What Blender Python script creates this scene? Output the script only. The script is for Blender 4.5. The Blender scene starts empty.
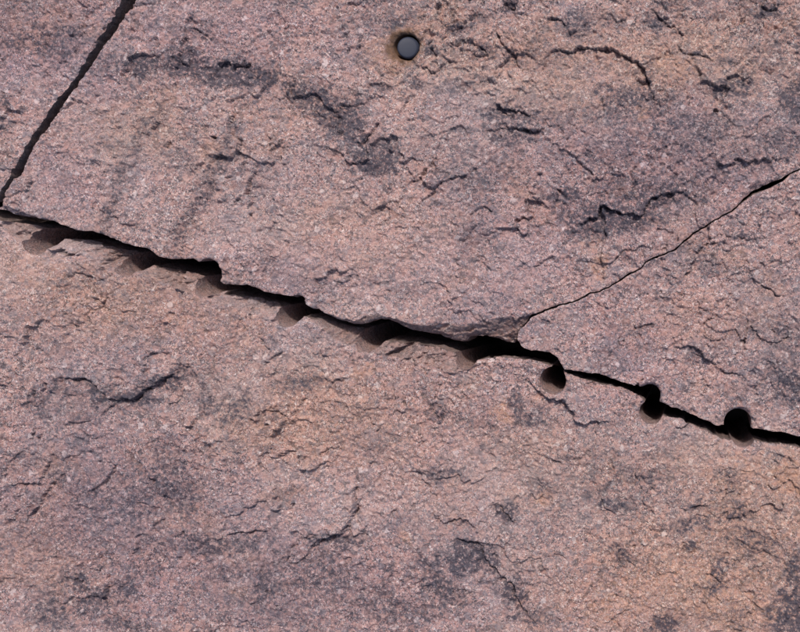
import bpy, math
import numpy as np
from mathutils import Vector

# ------------------------------------------------------------------ camera, sky, sun, exposure
S = 0.00135            # metres per surveyed unit (drill holes come out 35 mm wide)
FOC = 800.0            # camera stands 1.08 m from the stone
CX, CY = 400.0, 316.0
scn = bpy.context.scene
col = scn.collection

cam_data = bpy.data.cameras.new('camera')
cam_data.sensor_width = 36.0
cam_data.lens = 36.0 * FOC / 800.0
cam_data.clip_start = 0.02
cam_data.clip_end = 200.0
cam = bpy.data.objects.new('camera', cam_data)
cam.location = (0, 0, FOC * S)
col.objects.link(cam)
scn.camera = cam

SUN_EL, SUN_AZ = math.radians(56), math.radians(-8)     # azimuth from +Y towards +X
world = bpy.data.worlds.new('World')
scn.world = world
world.use_nodes = True
wn = world.node_tree
wn.nodes.clear()
sky = wn.nodes.new('ShaderNodeTexSky')
sky.sky_type = 'NISHITA'
sky.sun_disc = False
sky.sun_elevation = SUN_EL
sky.sun_rotation = SUN_AZ
sky.dust_density = 3.0
sky.ozone_density = 1.0
bg = wn.nodes.new('ShaderNodeBackground')
bg.inputs['Strength'].default_value = 0.062
wo = wn.nodes.new('ShaderNodeOutputWorld')
wn.links.new(sky.outputs[0], bg.inputs[0])
wn.links.new(bg.outputs[0], wo.inputs[0])

sun_data = bpy.data.lights.new('sun', 'SUN')
sun_data.energy = 1.5
sun_data.angle = math.radians(6)
sun_data.color = (1.0, 0.925, 0.865)
sun = bpy.data.objects.new('sun', sun_data)
sdir = Vector((math.sin(SUN_AZ) * math.cos(SUN_EL), math.cos(SUN_AZ) * math.cos(SUN_EL), math.sin(SUN_EL)))
sun.rotation_euler = sdir.to_track_quat('Z', 'Y').to_euler()
sun.location = sdir * 5
col.objects.link(sun)

scn.view_settings.view_transform = 'Standard'
scn.view_settings.look = 'None'
scn.view_settings.exposure = 1.32
scn.view_settings.gamma = 1.0
scn.view_settings.use_curve_mapping = False

# ------------------------------------------------------------------ noise
rng = np.random.default_rng(11)
PERM = rng.permutation(256)
PERM = np.concatenate([PERM, PERM, PERM])
ANG = rng.random(256) * 2 * np.pi
GX, GY = np.cos(ANG).astype(np.float32), np.sin(ANG).astype(np.float32)
VAL = (rng.random(256) * 2 - 1).astype(np.float32)


def perlin(x, y, seed=0):
    x = x + seed * 17.31
    y = y - seed * 9.77
    xi = np.floor(x).astype(np.int32)
    yi = np.floor(y).astype(np.int32)
    fx = (x - xi).astype(np.float32)
    fy = (y - yi).astype(np.float32)
    xi &= 255
    yi &= 255
    u = fx * fx * fx * (fx * (fx * 6 - 15) + 10)
    v = fy * fy * fy * (fy * (fy * 6 - 15) + 10)
    a = PERM[xi] + yi
    b = PERM[xi + 1] + yi
    h00, h01, h10, h11 = PERM[a], PERM[a + 1], PERM[b], PERM[b + 1]
    n00 = GX[h00] * fx + GY[h00] * fy
    n10 = GX[h10] * (fx - 1) + GY[h10] * fy
    n01 = GX[h01] * fx + GY[h01] * (fy - 1)
    n11 = GX[h11] * (fx - 1) + GY[h11] * (fy - 1)
    return ((n00 * (1 - u) + n10 * u) * (1 - v) + (n01 * (1 - u) + n11 * u) * v) * 1.5


def fbm(x, y, octv=4, seed=0, gain=0.5, lac=2.03):
    s, a, t = 0, 1.0, 0
    for k in range(octv):
        s = s + a * perlin(x, y, seed + k * 3)
        t += a
        a *= gain
        x = x * lac
        y = y * lac
    return s / t


def value3(x, y, z, seed=0):
    x = x + seed * 13.7
    xi, yi, zi = [np.floor(q).astype(np.int32) for q in (x, y, z)]
    fx, fy, fz = x - xi, y - yi, z - zi
    fx, fy, fz = [q * q * (3 - 2 * q) for q in (fx, fy, fz)]
    xi, yi, zi = xi & 255, yi & 255, zi & 255

    def h(i, j, k):
        return VAL[PERM[PERM[PERM[(xi + i) & 255] + ((yi + j) & 255)] + ((zi + k) & 255)]]
    c00 = h(0, 0, 0) * (1 - fx) + h(1, 0, 0) * fx
    c10 = h(0, 1, 0) * (1 - fx) + h(1, 1, 0) * fx
    c01 = h(0, 0, 1) * (1 - fx) + h(1, 0, 1) * fx
    c11 = h(0, 1, 1) * (1 - fx) + h(1, 1, 1) * fx
    return (c00 * (1 - fy) + c10 * fy) * (1 - fz) + (c01 * (1 - fy) + c11 * fy) * fz


def facets(x, y, seed, tilt):
    """flat chips: nearest jittered cell, each with its own height and slant; also distance to the chip border"""
    rr = np.random.default_rng(seed)
    jx_, jy_, hh, ga, gb = [rr.random(65536).astype(np.float32) for _ in range(5)]
    xi, yi = np.floor(x).astype(np.int64), np.floor(y).astype(np.int64)
    best = np.full(x.shape, 9.0, np.float32)
    sec = np.full(x.shape, 9.0, np.float32)
    out = np.zeros(x.shape, np.float32)
    for a in (-1, 0, 1):
        for b in (-1, 0, 1):
            k = ((xi + a) * 73 + (yi + b) * 19997 + seed * 131) & 65535
            dx, dy = x - (xi + a + jx_[k]), y - (yi + b + jy_[k])
            d = np.sqrt(dx * dx + dy * dy)
            m = d < best
            sec = np.where(m, best, np.minimum(sec, d))
            best = np.where(m, d, best)
            out = np.where(m, hh[k] - .5 + tilt * ((ga[k] - .5) * dx + (gb[k] - .5) * dy), out)
    return out, sec - best


def sstep(a, b, x):
    t = np.clip((x - a) / (b - a), 0, 1)
    return t * t * (3 - 2 * t)


# ------------------------------------------------------------------ survey grid of the stone face
STEP = 0.86


def axis(lo, hi, end_lo, end_hi):
    mid = np.arange(lo, hi + STEP, STEP)
    up, d, v = [], STEP, mid[-1]
    while v < end_hi:
        d *= 1.13
        v += d
        up.append(v)
    dn, d, v = [], STEP, mid[0]
    while v > end_lo:
        d *= 1.13
        v -= d
        dn.append(v)
    return np.concatenate([np.array(dn[::-1]), mid, np.array(up)])


ax, ay = axis(-26, 820, -420, 1220), axis(-16, 646, -380, 1010)
X, Y = np.meshgrid(ax, ay)
NY, NX = X.shape
# the drill ran slanting into the stone: everything below the face leans along D
VX, VY = 686, 226
DX, DY = (VX - CX) / FOC, (VY - CY) / FOC


def deep(p, b):
    """plan position of a point seen at p on the face that lies b deep on a slanting face"""
    return (p[0] - (VX - p[0]) * b / FOC, p[1] - (VY - p[1]) * b / FOC)


def poly_field(pts, R, X=X, Y=Y):
    """distance, side and arc parameter of the grid to a polyline, within R"""
    d2 = np.full(X.shape, R * R, np.float64)
    side = np.zeros(X.shape, np.float32)
    tt = np.zeros(X.shape, np.float32)
    P = np.array(pts, float)
    L = np.hypot(*np.diff(P, axis=0).T)
    cum = np.concatenate([[0], np.cumsum(L)])
    for i in range(len(P) - 1):
        (x0, y0), (x1, y1) = P[i], P[i + 1]
        i0, i1 = np.searchsorted(ax, [min(x0, x1) - R, max(x0, x1) + R])
        j0, j1 = np.searchsorted(ay, [min(y0, y1) - R, max(y0, y1) + R])
        if i0 >= i1 or j0 >= j1 or L[i] < 1e-6:
            continue
        sl = (slice(j0, j1), slice(i0, i1))
        ex, ey = x1 - x0, y1 - y0
        qx, qy = X[sl] - x0, Y[sl] - y0
        t = np.clip((qx * ex + qy * ey) / (L[i] ** 2), 0, 1)
        dd = (qx - t * ex) ** 2 + (qy - t * ey) ** 2
        m = dd < d2[sl]
        d2[sl][m] = dd[m]
        side[sl][m] = np.sign(ex * qy - ey * qx)[m]
        tt[sl][m] = ((cum[i] + t * L[i]) / cum[-1])[m]
    return np.sqrt(d2), side, tt


def inside(pts):
    P = np.array(pts, float)
    ins = np.zeros(X.shape, bool)
    for i in range(len(P)):
        (x0, y0), (x1, y1) = P[i], P[(i + 1) % len(P)]
        if y0 == y1:
            continue
        j0, j1 = np.searchsorted(ay, [min(y0, y1), max(y0, y1)])
        if j0 >= j1:
            continue
        xi = x0 + (ay[j0:j1] - y0) / (y1 - y0) * (x1 - x0)
        ins[j0:j1] ^= ax[None, :] < xi[:, None]
    return ins


# ------------------------------------------------------------------ outlines of the blocks
# edge of the upper block along the main split, left to right; third value = depth of the broken edge
T_EDGE = [(3, 205, 0), (5, 209, 5), (12, 212, 7), (20, 215, 7), (29, 216.5, 5), (34, 215.5, 0), (40, 218, 0), (55, 221, 0), (66, 225, 0), (78, 230, 0),
          (84, 231, 0), (92, 230.5, 0), (100, 233, 0), (110, 237, 0), (120, 241, 0), (130, 245, 0), (140, 246.5, 0),
          (148, 248, 0), (152, 251, 0), (156, 255, 0), (161, 257, 0), (170, 259, 0), (180, 259, 0), (192, 258.3, 0), (221.3, 276, 0),
          (221, 282, 0), (228, 284, 0), (240, 284.5, 0), (250, 284.5, 0), (258, 287, 0), (266, 291, 0), (275, 293, 0),
          (283, 294, 0), (291, 296, 0), (297, 295, 0), (302, 296, 0), (305, 300, 0), (307, 304, 0), (314, 309, 0), (318, 309, 0), (326, 314, 0),
          (335, 318, 2), (345, 321.5, 3), (354, 323.5, 5), (363, 324, 6), (370, 322, 7), (376, 319, 6), (384, 318.5, 5), (392, 321, 6),
          (402, 325, 8), (412, 329, 10), (425, 332, 12), (440, 335, 15), (455, 340, 18), (466, 341.5, 20), (471, 336, 16), (485, 335.5, 18),
          (500, 338.5, 20), (508, 342, 22), (515, 343, 23)]
T_TIP = [(517, 333.5), (521.5, 326.5), (530, 315.8)]
THIN = [(540, 311.5), (550, 307.5), (560, 304.5), (575, 300.5), (583, 296.5), (590, 292.5), (598, 291.3), (610, 285.5),
        (618, 280.5), (630, 272.5), (640, 268.5), (645, 262.5), (650, 258.7), (660, 255), (675, 248.8), (685, 239.5),
        (695, 231.5), (710, 222.5), (722, 215.3), (732, 210), (740, 202.5), (745, 197), (753, 190.5), (765, 185), (775, 180.5),
        (782, 178), (790, 172.5), (800, 168.5), (840, 150), (900, 121), (1000, 86), (1300, -40)]
T_DIAG = [(134, 0), (130, 7), (126, 13), (120, 20), (114, 30), (107, 40), (100, 50), (94, 60), (88, 70), (80, 79), (74, 88),
          (68, 98), (61, 110), (57, 116), (50, 126), (42, 138), (34, 148), (28, 158), (25, 167), (23.5, 172), (17, 180),
          (10, 190), (5, 198), (3, 204)]
DIAG_TOP = [(520, -420), (420, -330), (330, -215), (260, -160), (215, -105), (175, -60), (155, -28)]
TL_DIAG = [(121, 0), (116, 10), (110, 22), (103, 32), (97, 45), (90, 55), (83, 67), (75, 80), (67, 90), (58, 102), (52, 111),
           (46, 119), (40, 129), (35, 138), (28, 148), (22, 160), (15, 172), (10, 183), (5, 190), (1, 197), (-3, 202)]
LEFT_TOP = [(-30, 197), (-70, 183), (-150, 162), (-300, 110), (-440, 70)]     # the split carries on past the picture
R_LEFT = [(532, 317.5), (524, 326), (518.5, 332), (517.5, 339), (522, 346), (530, 349.5)]
R_EDGE = [(540, 350), (550, 352), (558, 357), (563, 365), (565, 369), (575, 369.5), (585, 371.5), (600, 373), (612, 378),
          (622, 381), (630, 383.5), (640, 385.5), (650, 390), (660, 402), (665, 403.5), (672, 407), (685, 411), (700, 417.5), (708, 421), (716, 426),
          (730, 426.5), (751, 429), (760, 430), (775, 433), (783, 433), (800, 437.5), (830, 447), (900, 472), (1000, 495), (1250, 570)]
# lower block: x, y where the broken edge starts, y of its lip, depth of the lip
B_TAB = [(-440, 84, 80, 3), (-300, 124, 120, 3), (-150, 178, 172, 3), (-70, 202, 194, 4), (-30, 218, 209, 4), (0, 228, 221, 4), (20, 240, 223, 7), (35, 247, 225.5, 10),
         (50, 251, 229, 12), (58, 253, 238, 12), (75, 256.5, 239.7, 13), (90, 260, 240, 15), (100, 264, 241.5, 18), (110, 270, 245, 20), (135, 273, 253, 20), (150, 276, 263, 15),
         (160, 283, 268, 13), (180, 292, 269.5, 18), (200, 297, 273, 20), (215, 300, 282, 16), (224, 304, 294.5, 8),
         (245, 313, 296.5, 12), (262, 320, 299, 14), (275, 323, 303, 15), (292, 324, 308, 12), (303, 322, 317, 4), (311, 322, 319, 4),
         (325, 332, 320, 10), (345, 346, 325, 18), (362, 352, 329, 20), (380, 355, 341, 11), (392, 358, 341.5, 10), (420, 366, 344, 11),
         (440, 372, 347.5, 12), (455, 374, 352, 11), (470, 370, 358, 6), (480, 364, 359.3, 3.5), (500, 361, 357.5, 3), (530, 363, 360, 3), (541, 366, 362, 3), (560, 372, 369, 3),
         (575, 380, 375.5, 3.5), (600, 388, 383.5, 3.5), (620, 391, 387, 3.5), (630, 394, 390.5, 3), (643, 402, 399, 3), (660, 419, 415.5, 3), (672, 425, 417.3, 4), (682, 428, 419, 5), (695, 431, 426.5, 4),
         (707, 436, 432.5, 3), (719, 442, 438.5, 3), (730, 445, 441, 3), (756, 446, 441.5, 4), (770, 450, 444, 4), (785, 455, 446.5, 4), (800, 458, 449, 4), (830, 465, 458, 4),
         (900, 486, 482, 3), (1000, 510, 506, 3), (1250, 586, 582, 3)]

T_POLY = [deep(p, p[2]) for p in T_EDGE] + T_TIP + THIN + [(1300, -450)] + DIAG_TOP + T_DIAG[:-1]
TL_POLY = [(-460, -450), (470, -450), (380, -345), (300, -225), (235, -165), (195, -105), (160, -60), (140, -28)] + [(x - 1.6, y - .6) for x, y in TL_DIAG] + LEFT_TOP
THIN_R = []
for i, (x, y) in enumerate(THIN):
    g = 1.9 if x < 560 else 1.55
    if 742 < x < 788:
        g = 2.6 + 2.2 * math.sin((x - 742) / 46 * math.pi)
    THIN_R.append((x + g * 0.45, y + g * 0.9))
R_POLY = R_LEFT[::-1] + THIN_R + [(1300, 620)] + R_EDGE[::-1]
B_TAB = [(x, yb, yr, b * (1.4 if b > 5 else 1.0)) for x, yb, yr, b in B_TAB]
B_LIP = [deep((x, yr), b) for x, yb, yr, b in B_TAB]
B_POLY = B_LIP + [(1250, 1030), (-450, 1030)]

B_HOLES = [(37, 241, 14), (126, 262, 14.5), (203, 283, 14), (286, 314, 13.5), (365, 338, 14.5), (464, 357, 13),
           (553, 380.3, 13.5), (651, 412.5, 12), (743.5, 435.5, 13)]
R_HOLES = [(649.5, 395.5, 11.2), (738, 424, 14)]
T_HOLES = [(207.5, 272.5, 14)]
PIN_HOLE = (404.3, 45.6, 13.2)

edge_n = perlin(X / 6.0, Y / 6.0, 3) * 1.1 + perlin(X / 2.6, Y / 2.6, 5) * 0.6


def block_phi(poly, k):
    d, _, _ = poly_field(poly + poly[:1], 40)
    return np.where(inside(poly), -d, d) + k * edge_n


def carve(phi, holes):
    for x, y, r in holes:
        phi = np.maximum(phi, r - np.hypot(X - x, Y - y) + edge_n * 0.12)
    return phi


phi_T = carve(block_phi(T_POLY, 0.55), T_HOLES + [PIN_HOLE])
phi_TL = block_phi(TL_POLY, -0.55) + np.clip(perlin(X / 13, Y / 13, 7) * 2.2 + perlin(X / 5, Y / 5, 8) * 0.9, -0.6, 2.5)
phi_R = carve(block_phi(R_POLY, -0.55), R_HOLES)
phi_B = carve(block_phi(B_POLY, 0.8), B_HOLES)

# ------------------------------------------------------------------ relief of the weathered face
wx = X + fbm(X / 16, Y / 16, 3, 21) * 5.5 + perlin(X / 3.3, Y / 3.3, 25) * 0.9
wy = Y + fbm(X / 16, Y / 16, 3, 31) * 5.5 + perlin(X / 3.3, Y / 3.3, 35) * 0.9

H = fbm(X / 240, Y / 240, 3, 1) * 9
H += fbm(X / 60, Y / 60, 3, 2) * 3.2
# flaky ledges
for sc, st, amp, sd in ((70, 7, 1.2, 40), (120, 9, 1.3, 60)):
    n = fbm(wx / sc, wy / sc * 1.15, 3, sd) * st
    n = n + 0.25 * perlin(X / 9, Y / 9, sd + 7)
    f = n - np.floor(n)
    terr = np.floor(n) + sstep(0.82, 1.0, f) + 0.25 * f
    m = sstep(-0.15, 0.35, fbm(X / 90, Y / 90, 2, sd + 3))
    H += (terr - n) * amp * (0.15 + 1.05 * m)
# slabs and chips spalled off at slightly different levels
fx1, fy1 = X + fbm(X / 30, Y / 30, 3, 251) * 26 + perlin(X / 5, Y / 5, 253) * 1.6, Y + fbm(X / 30, Y / 30, 3, 261) * 26 + perlin(X / 5, Y / 5, 263) * 1.6
c1, e1 = facets(fx1 / 70 + fy1 / 190, fy1 / 44 - fx1 / 160, 7, 1.6)
c2, e2 = facets(fx1 / 27, fy1 / 19 + fx1 / 60, 8, 1.8)
c3, e3 = facets(wx / 11, wy / 9, 9, 1.8)
mk1 = sstep(-0.25, 0.25, fbm(X / 110, Y / 110, 2, 271))
mk2 = sstep(-0.1, 0.3, fbm(X / 60, Y / 60, 2, 281))
H += c1 * 4.2 * (0.35 + mk1) + c2 * 2.0 * (0.25 + mk2) + c3 * 1.2 * (0.4 + 0.6 * mk1)
# pitting and crystal relief
rough = 0.75 + 0.5 * sstep(-0.3, 0.4, fbm(X / 70, Y / 70, 2, 71))
rid = 1 - np.abs(fbm(wx / 11, wy / 11, 3, 72)) * 2.2
H += (rid - 0.5) * 0.4 * rough
H += perlin(X / 6.5, Y / 6.5, 73) * 0.45 * rough
H += perlin(X / 3.4, Y / 3.4, 74) * 0.55 * rough
H += perlin(X / 1.9, Y / 1.9, 75) * 0.55
chip = sstep(0.28, 0.5, perlin(X / 8, Y / 8, 78)) * sstep(-0.1, 0.3, fbm(X / 50, Y / 50, 2, 79))
H -= chip * 1.6

# ledges and hairline cracks read off the stone: (points, low side (+1 = right of travel), drop, reach, crack depth)
SC = [
    ([(197, 12), (190, 14), (186, 22), (183, 28), (184, 36), (181, 46), (179, 55), (177, 63), (172, 72)], -1, 3.0, 22, 2.5),
    ([(183, 28), (190, 27), (197, 30), (206, 33)], 1, 1.6, 10, 1.5),
    ([(209, 76), (213, 68), (218, 61), (228, 62), (240, 64), (252, 60)], 1, 3.0, 16, 1.8),
    ([(228, 108), (232, 115), (227, 124), (228, 132), (236, 137), (240, 143), (237, 152), (233, 163)], -1, 3.2, 22, 3.2),
    ([(251, 159), (253, 170), (245, 180), (243, 193), (237, 199), (229, 204)], -1, 2.4, 20, 2.8),
    ([(286, 82), (288, 92), (292, 103)], -1, 2.6, 12, 1.5),
    ([(334, 114), (337, 122), (336, 133), (342, 138)], -1, 2.2, 14, 1.5),
    ([(350, 145), (360, 142), (369, 133), (380, 120)], 1, 2.6, 18, 4.5),
    ([(353, 50), (358, 42), (364, 35)], 1, 2.0, 14, 1.6),
    ([(364, 60), (367, 70), (365, 78), (370, 90)], -1, 1.6, 10, 1.8),
    ([(400, 112), (405, 103), (407, 91)], 1, 1.6, 12, 2.2),
    ([(418, 64), (428, 70), (436, 71), (443, 65), (449, 60), (457, 63)], 1, 2.2, 12, 2.6),
    ([(438, 46), (447, 36), (455, 30), (464, 28)], -1, 2.8, 8, 4.5),
    ([(462, 28), (471, 20), (481, 14), (492, 9)], -1, 2.2, 10, 1.6),
    ([(465, 38), (475, 43), (483, 49), (488, 56)], 1, 2.4, 6, 2.6),
    ([(494, 29), (500, 40), (505, 48), (512, 53), (516, 62), (520, 68)], 1, 3.0, 6, 4.0),
    ([(503, 1), (508, 9), (514, 9), (518, 2)], -1, 3.5, 8, 1.0),
    ([(545, 18), (560, 19), (565, 25), (570, 33), (582, 29)], 1, 2.2, 9, 2.4),
    ([(541, 60), (550, 51), (560, 49), (570, 52), (576, 48), (586, 46), (600, 48), (612, 50), (622, 55), (632, 59), (640, 64),
      (645, 70), (648, 80), (651, 90), (653, 98), (660, 103)], 1, 3.6, 26, 4.5),
    ([(543, 58), (543, 70), (550, 80), (557, 90)], -1, 1.8, 14, 1.4),
    ([(640, 64), (650, 62), (662, 58)], 1, 1.6, 7, 2.2),
    ([(484, 131), (500, 127), (510, 129), (520, 128), (535, 130), (548, 129)], 1, 3.4, 20, 3.4),
    ([(490, 102), (505, 108), (520, 111), (533, 117)], 1, 2.6, 12, 1.4),
    ([(650, 9), (659, 14), (665, 21), (675, 28), (686, 35)], 1, 3.0, 10, 2.2),
    ([(675, 44), (681, 48), (683, 53), (690, 55), (700, 54), (706, 57), (716, 63)], 1, 2.0, 10, 2.4),
    ([(762, 3), (768, 10), (778, 10)], 1, 2.8, 8, 2.0),
    ([(744, 58), (753, 66), (765, 71), (777, 79)], -1, 2.2, 14, 0.6),
    ([(570, 229), (585, 222), (596, 216), (602, 206), (612, 211), (625, 213), (640, 216), (645, 206), (652, 198), (665, 193), (692, 190)], 1, 4.6, 24, 2.4),
    ([(404, 185), (420, 178), (425, 172), (428, 166), (436, 157)], 1, 2.6, 14, 1.8),
    ([(418, 205), (440, 183), (452, 178), (463, 176), (470, 169)], 1, 2.6, 16, 1.8),
    ([(470, 218), (476, 210), (482, 206), (493, 212)], 1, 2.2, 12, 2.0),
    ([(534, 268), (544, 260), (551, 255)], 1, 2.0, 10, 2.2),
    ([(555, 208), (555, 195), (561, 188)], 1, 2.4, 12, 2.0),
    ([(562, 166), (567, 175), (570, 183)], -1, 2.0, 8, 2.0),
    ([(373, 213), (378, 205), (391, 209)], 1, 1.8, 14, 1.8),
    ([(746, 271), (755, 281), (765, 287), (775, 294), (783, 297)], 1, 1.4, 10, 3.6),
    ([(680, 283), (692, 266), (698, 253), (704, 246), (712, 243), (726, 243)], 1, 2.8, 14, 1.6),
    ([(724, 235), (738, 237), (750, 240)], 1, 1.6, 8, 2.6),
    ([(624, 320), (622, 333), (619, 342), (612, 353), (606, 362)], -1, 1.2, 12, 2.8),
    ([(634, 316), (635, 330), (645, 325), (656, 325)], 1, 1.2, 8, 2.2),
    ([(727, 322), (718, 317), (709, 318), (704, 325), (704, 335), (712, 340), (724, 340), (728, 332)], -1, 1.6, 7, 2.6),
    ([(714, 341), (711, 350), (718, 360)], -1, 1.4, 8, 2.4),
    ([(746, 316), (749, 328), (744, 338), (744, 349)], 1, 1.4, 8, 2.4),
    ([(688, 349), (698, 356), (708, 359), (716, 367), (727, 374)], 1, 1.6, 10, 2.2),
    ([(763, 318), (770, 330), (782, 340), (797, 335)], -1, 1.6, 14, 1.4),
    ([(45, 399), (55, 387), (59, 377), (68, 378), (78, 378), (88, 380), (95, 388), (100, 392), (107, 398), (115, 400),
      (130, 401), (136, 394), (145, 388), (155, 383), (165, 378), (182, 367)], 1, 4.4, 18, 2.0),
    ([(141, 378), (143, 368), (143, 358), (152, 354), (170, 352)], 1, 2.2, 14, 2.4),
    ([(69, 322), (75, 328), (82, 325), (90, 323)], -1, 1.4, 8, 2.2),
    ([(86, 272), (90, 287), (98, 296), (110, 300)], -1, 1.6, 14, 2.2),
    ([(120, 303), (125, 311), (138, 311)], 1, 1.4, 10, 2.0),
    ([(37, 346), (45, 358)], 1, 1.4, 8, 2.0),
    ([(52, 442), (53, 452), (53, 459), (58, 469)], -1, 1.8, 10, 2.6),
    ([(3, 491), (15, 485), (35, 485), (42, 478), (47, 466), (53, 458)], 1, 2.2, 16, 1.8),
    ([(21, 525), (33, 510), (42, 495), (46, 485), (58, 479), (67, 473)], 1, 2.2, 14, 2.0),
    ([(45, 423), (50, 432), (58, 437)], 1, 1.6, 8, 2.4),
    ([(62, 459), (72, 457), (82, 454)], 1, 1.4, 8, 2.6),
    ([(85, 493), (92, 490), (100, 485), (108, 475), (115, 464)], 1, 2.4, 16, 1.8),
    ([(128, 446), (135, 460), (145, 471), (155, 482), (165, 495), (173, 505), (180, 509)], 1, 3.4, 24, 1.4),
    ([(63, 426), (75, 422), (90, 421), (97, 430)], 1, 1.6, 12, 1.6),
    ([(62, 576), (75, 579), (85, 588), (95, 593), (102, 597), (108, 603), (112, 610)], 1, 3.4, 14, 1.8),
    ([(85, 543), (93, 555), (105, 565), (110, 570), (108, 585), (102, 595)], -1, 2.0, 12, 2.2),
    ([(144, 560), (155, 561), (160, 566), (155, 580)], -1, 1.8, 12, 1.6),
    ([(173, 538), (180, 533), (186, 529)], 1, 2.2, 12, 2.0),
    ([(222, 538), (230, 534), (240, 533), (255, 533), (272, 533)], 1, 3.0, 18, 2.6),
    ([(286, 567), (287, 555), (292, 548), (300, 540), (314, 535)], 1, 2.0, 10, 2.0),
    ([(308, 555), (316, 545), (325, 538), (335, 534), (345, 528), (350, 520), (355, 510), (353, 495), (357, 476)], 1, 4.6, 24, 3.0),
    ([(355, 508), (357, 530), (365, 534), (371, 539)], 1, 1.8, 12, 2.0),
    ([(394, 522), (391, 512), (399, 507)], 1, 1.6, 8, 1.8),
    ([(257, 563), (261, 575), (264, 590), (269, 600)], -1, 2.0, 14, 2.8),
    ([(449, 537), (465, 541), (475, 540), (483, 545), (485, 556), (492, 565), (505, 576), (513, 585), (517, 595), (520, 605), (527, 615), (537, 627)], 1, 4.4, 26, 2.4),
    ([(492, 556), (497, 554), (504, 549)], 1, 1.8, 8, 2.0),
    ([(498, 502), (505, 512), (512, 520), (520, 519)], 1, 2.4, 12, 1.8),
    ([(427, 402), (432, 413), (438, 418), (443, 420), (448, 408)], -1, 2.4, 10, 2.4),
    ([(550, 455), (555, 460), (563, 462)], 1, 1.8, 8, 1.8),
    ([(546, 559), (557, 555), (567, 557)], 1, 1.6, 10, 1.6),
    ([(619, 543), (617, 553), (620, 566), (626, 573)], -1, 2.6, 12, 2.2),
    ([(600, 498), (605, 508), (613, 513)], 1, 2.2, 8, 1.8),
    ([(681, 543), (682, 553), (690, 557), (700, 554)], -1, 2.8, 8, 2.0),
    ([(690, 510), (698, 506), (708, 508)], 1, 2.6, 6, 1.4),
    ([(706, 574), (714, 578), (721, 583)], 1, 2.2, 8, 1.8),
    ([(217, 346), (213, 365), (209, 384)], 1, 2.0, 14, 2.2),
    ([(257, 333), (265, 346), (271, 353)], 1, 1.8, 10, 2.0),
    ([(261, 366), (275, 355), (284, 353)], 1, 1.8, 10, 2.0),
    ([(257, 380), (268, 375), (276, 373)], 1, 1.6, 10, 1.6),
    ([(325, 397), (327, 387), (335, 380), (346, 378)], 1, 1.8, 12, 2.0),
    ([(291, 417), (300, 405), (304, 394)], 1, 1.6, 10, 1.8),
    ([(366, 413), (373, 424), (385, 428)], 1, 1.5, 10, 1.8),
    ([(210, 438), (215, 450), (222, 456)], 1, 1.6, 10, 2.2),
    ([(276, 456), (290, 452), (307, 453)], 1, 1.8, 10, 1.6),
    ([(316, 456), (325, 449), (345, 446)], 1, 1.8, 12, 1.6),
    ([(375, 432), (380, 426), (386, 425)], 1, 2.0, 8, 1.6),
    ([(366, 470), (372, 462), (378, 460)], 1, 1.8, 8, 1.6),
    ([(0, 92), (7, 98), (9, 106), (3, 112)], 1, 3.0, 8, 1.0),
    ([(8, 100), (16, 94), (24, 88)], 1, 1.0, 8, 1.6),
    ([(43, 48), (44, 40), (48, 33)], 1, 1.2, 8, 1.4),
    ([(170, 90), (174, 82), (177, 78)], 1, 1.2, 8, 1.6),
]
rl = np.random.default_rng(5)
for _ in range(70):                         # lesser flakes all over, outside the picture as well
    x0, y0 = rl.uniform(-200, 1000), rl.uniform(-160, 800)
    a = rl.uniform(0, 2 * np.pi)
    pts = [(x0, y0)]
    for k in range(rl.integers(2, 6)):
        a += rl.normal(0, 0.55)
        l = rl.uniform(4, 10)
        pts.append((pts[-1][0] + l * math.cos(a), pts[-1][1] + l * math.sin(a)))
    SC.append((pts, int(rl.choice([-1, 1])), rl.uniform(0.8, 1.9), rl.uniform(6, 16), rl.uniform(0.3, 1.2)))

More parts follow.
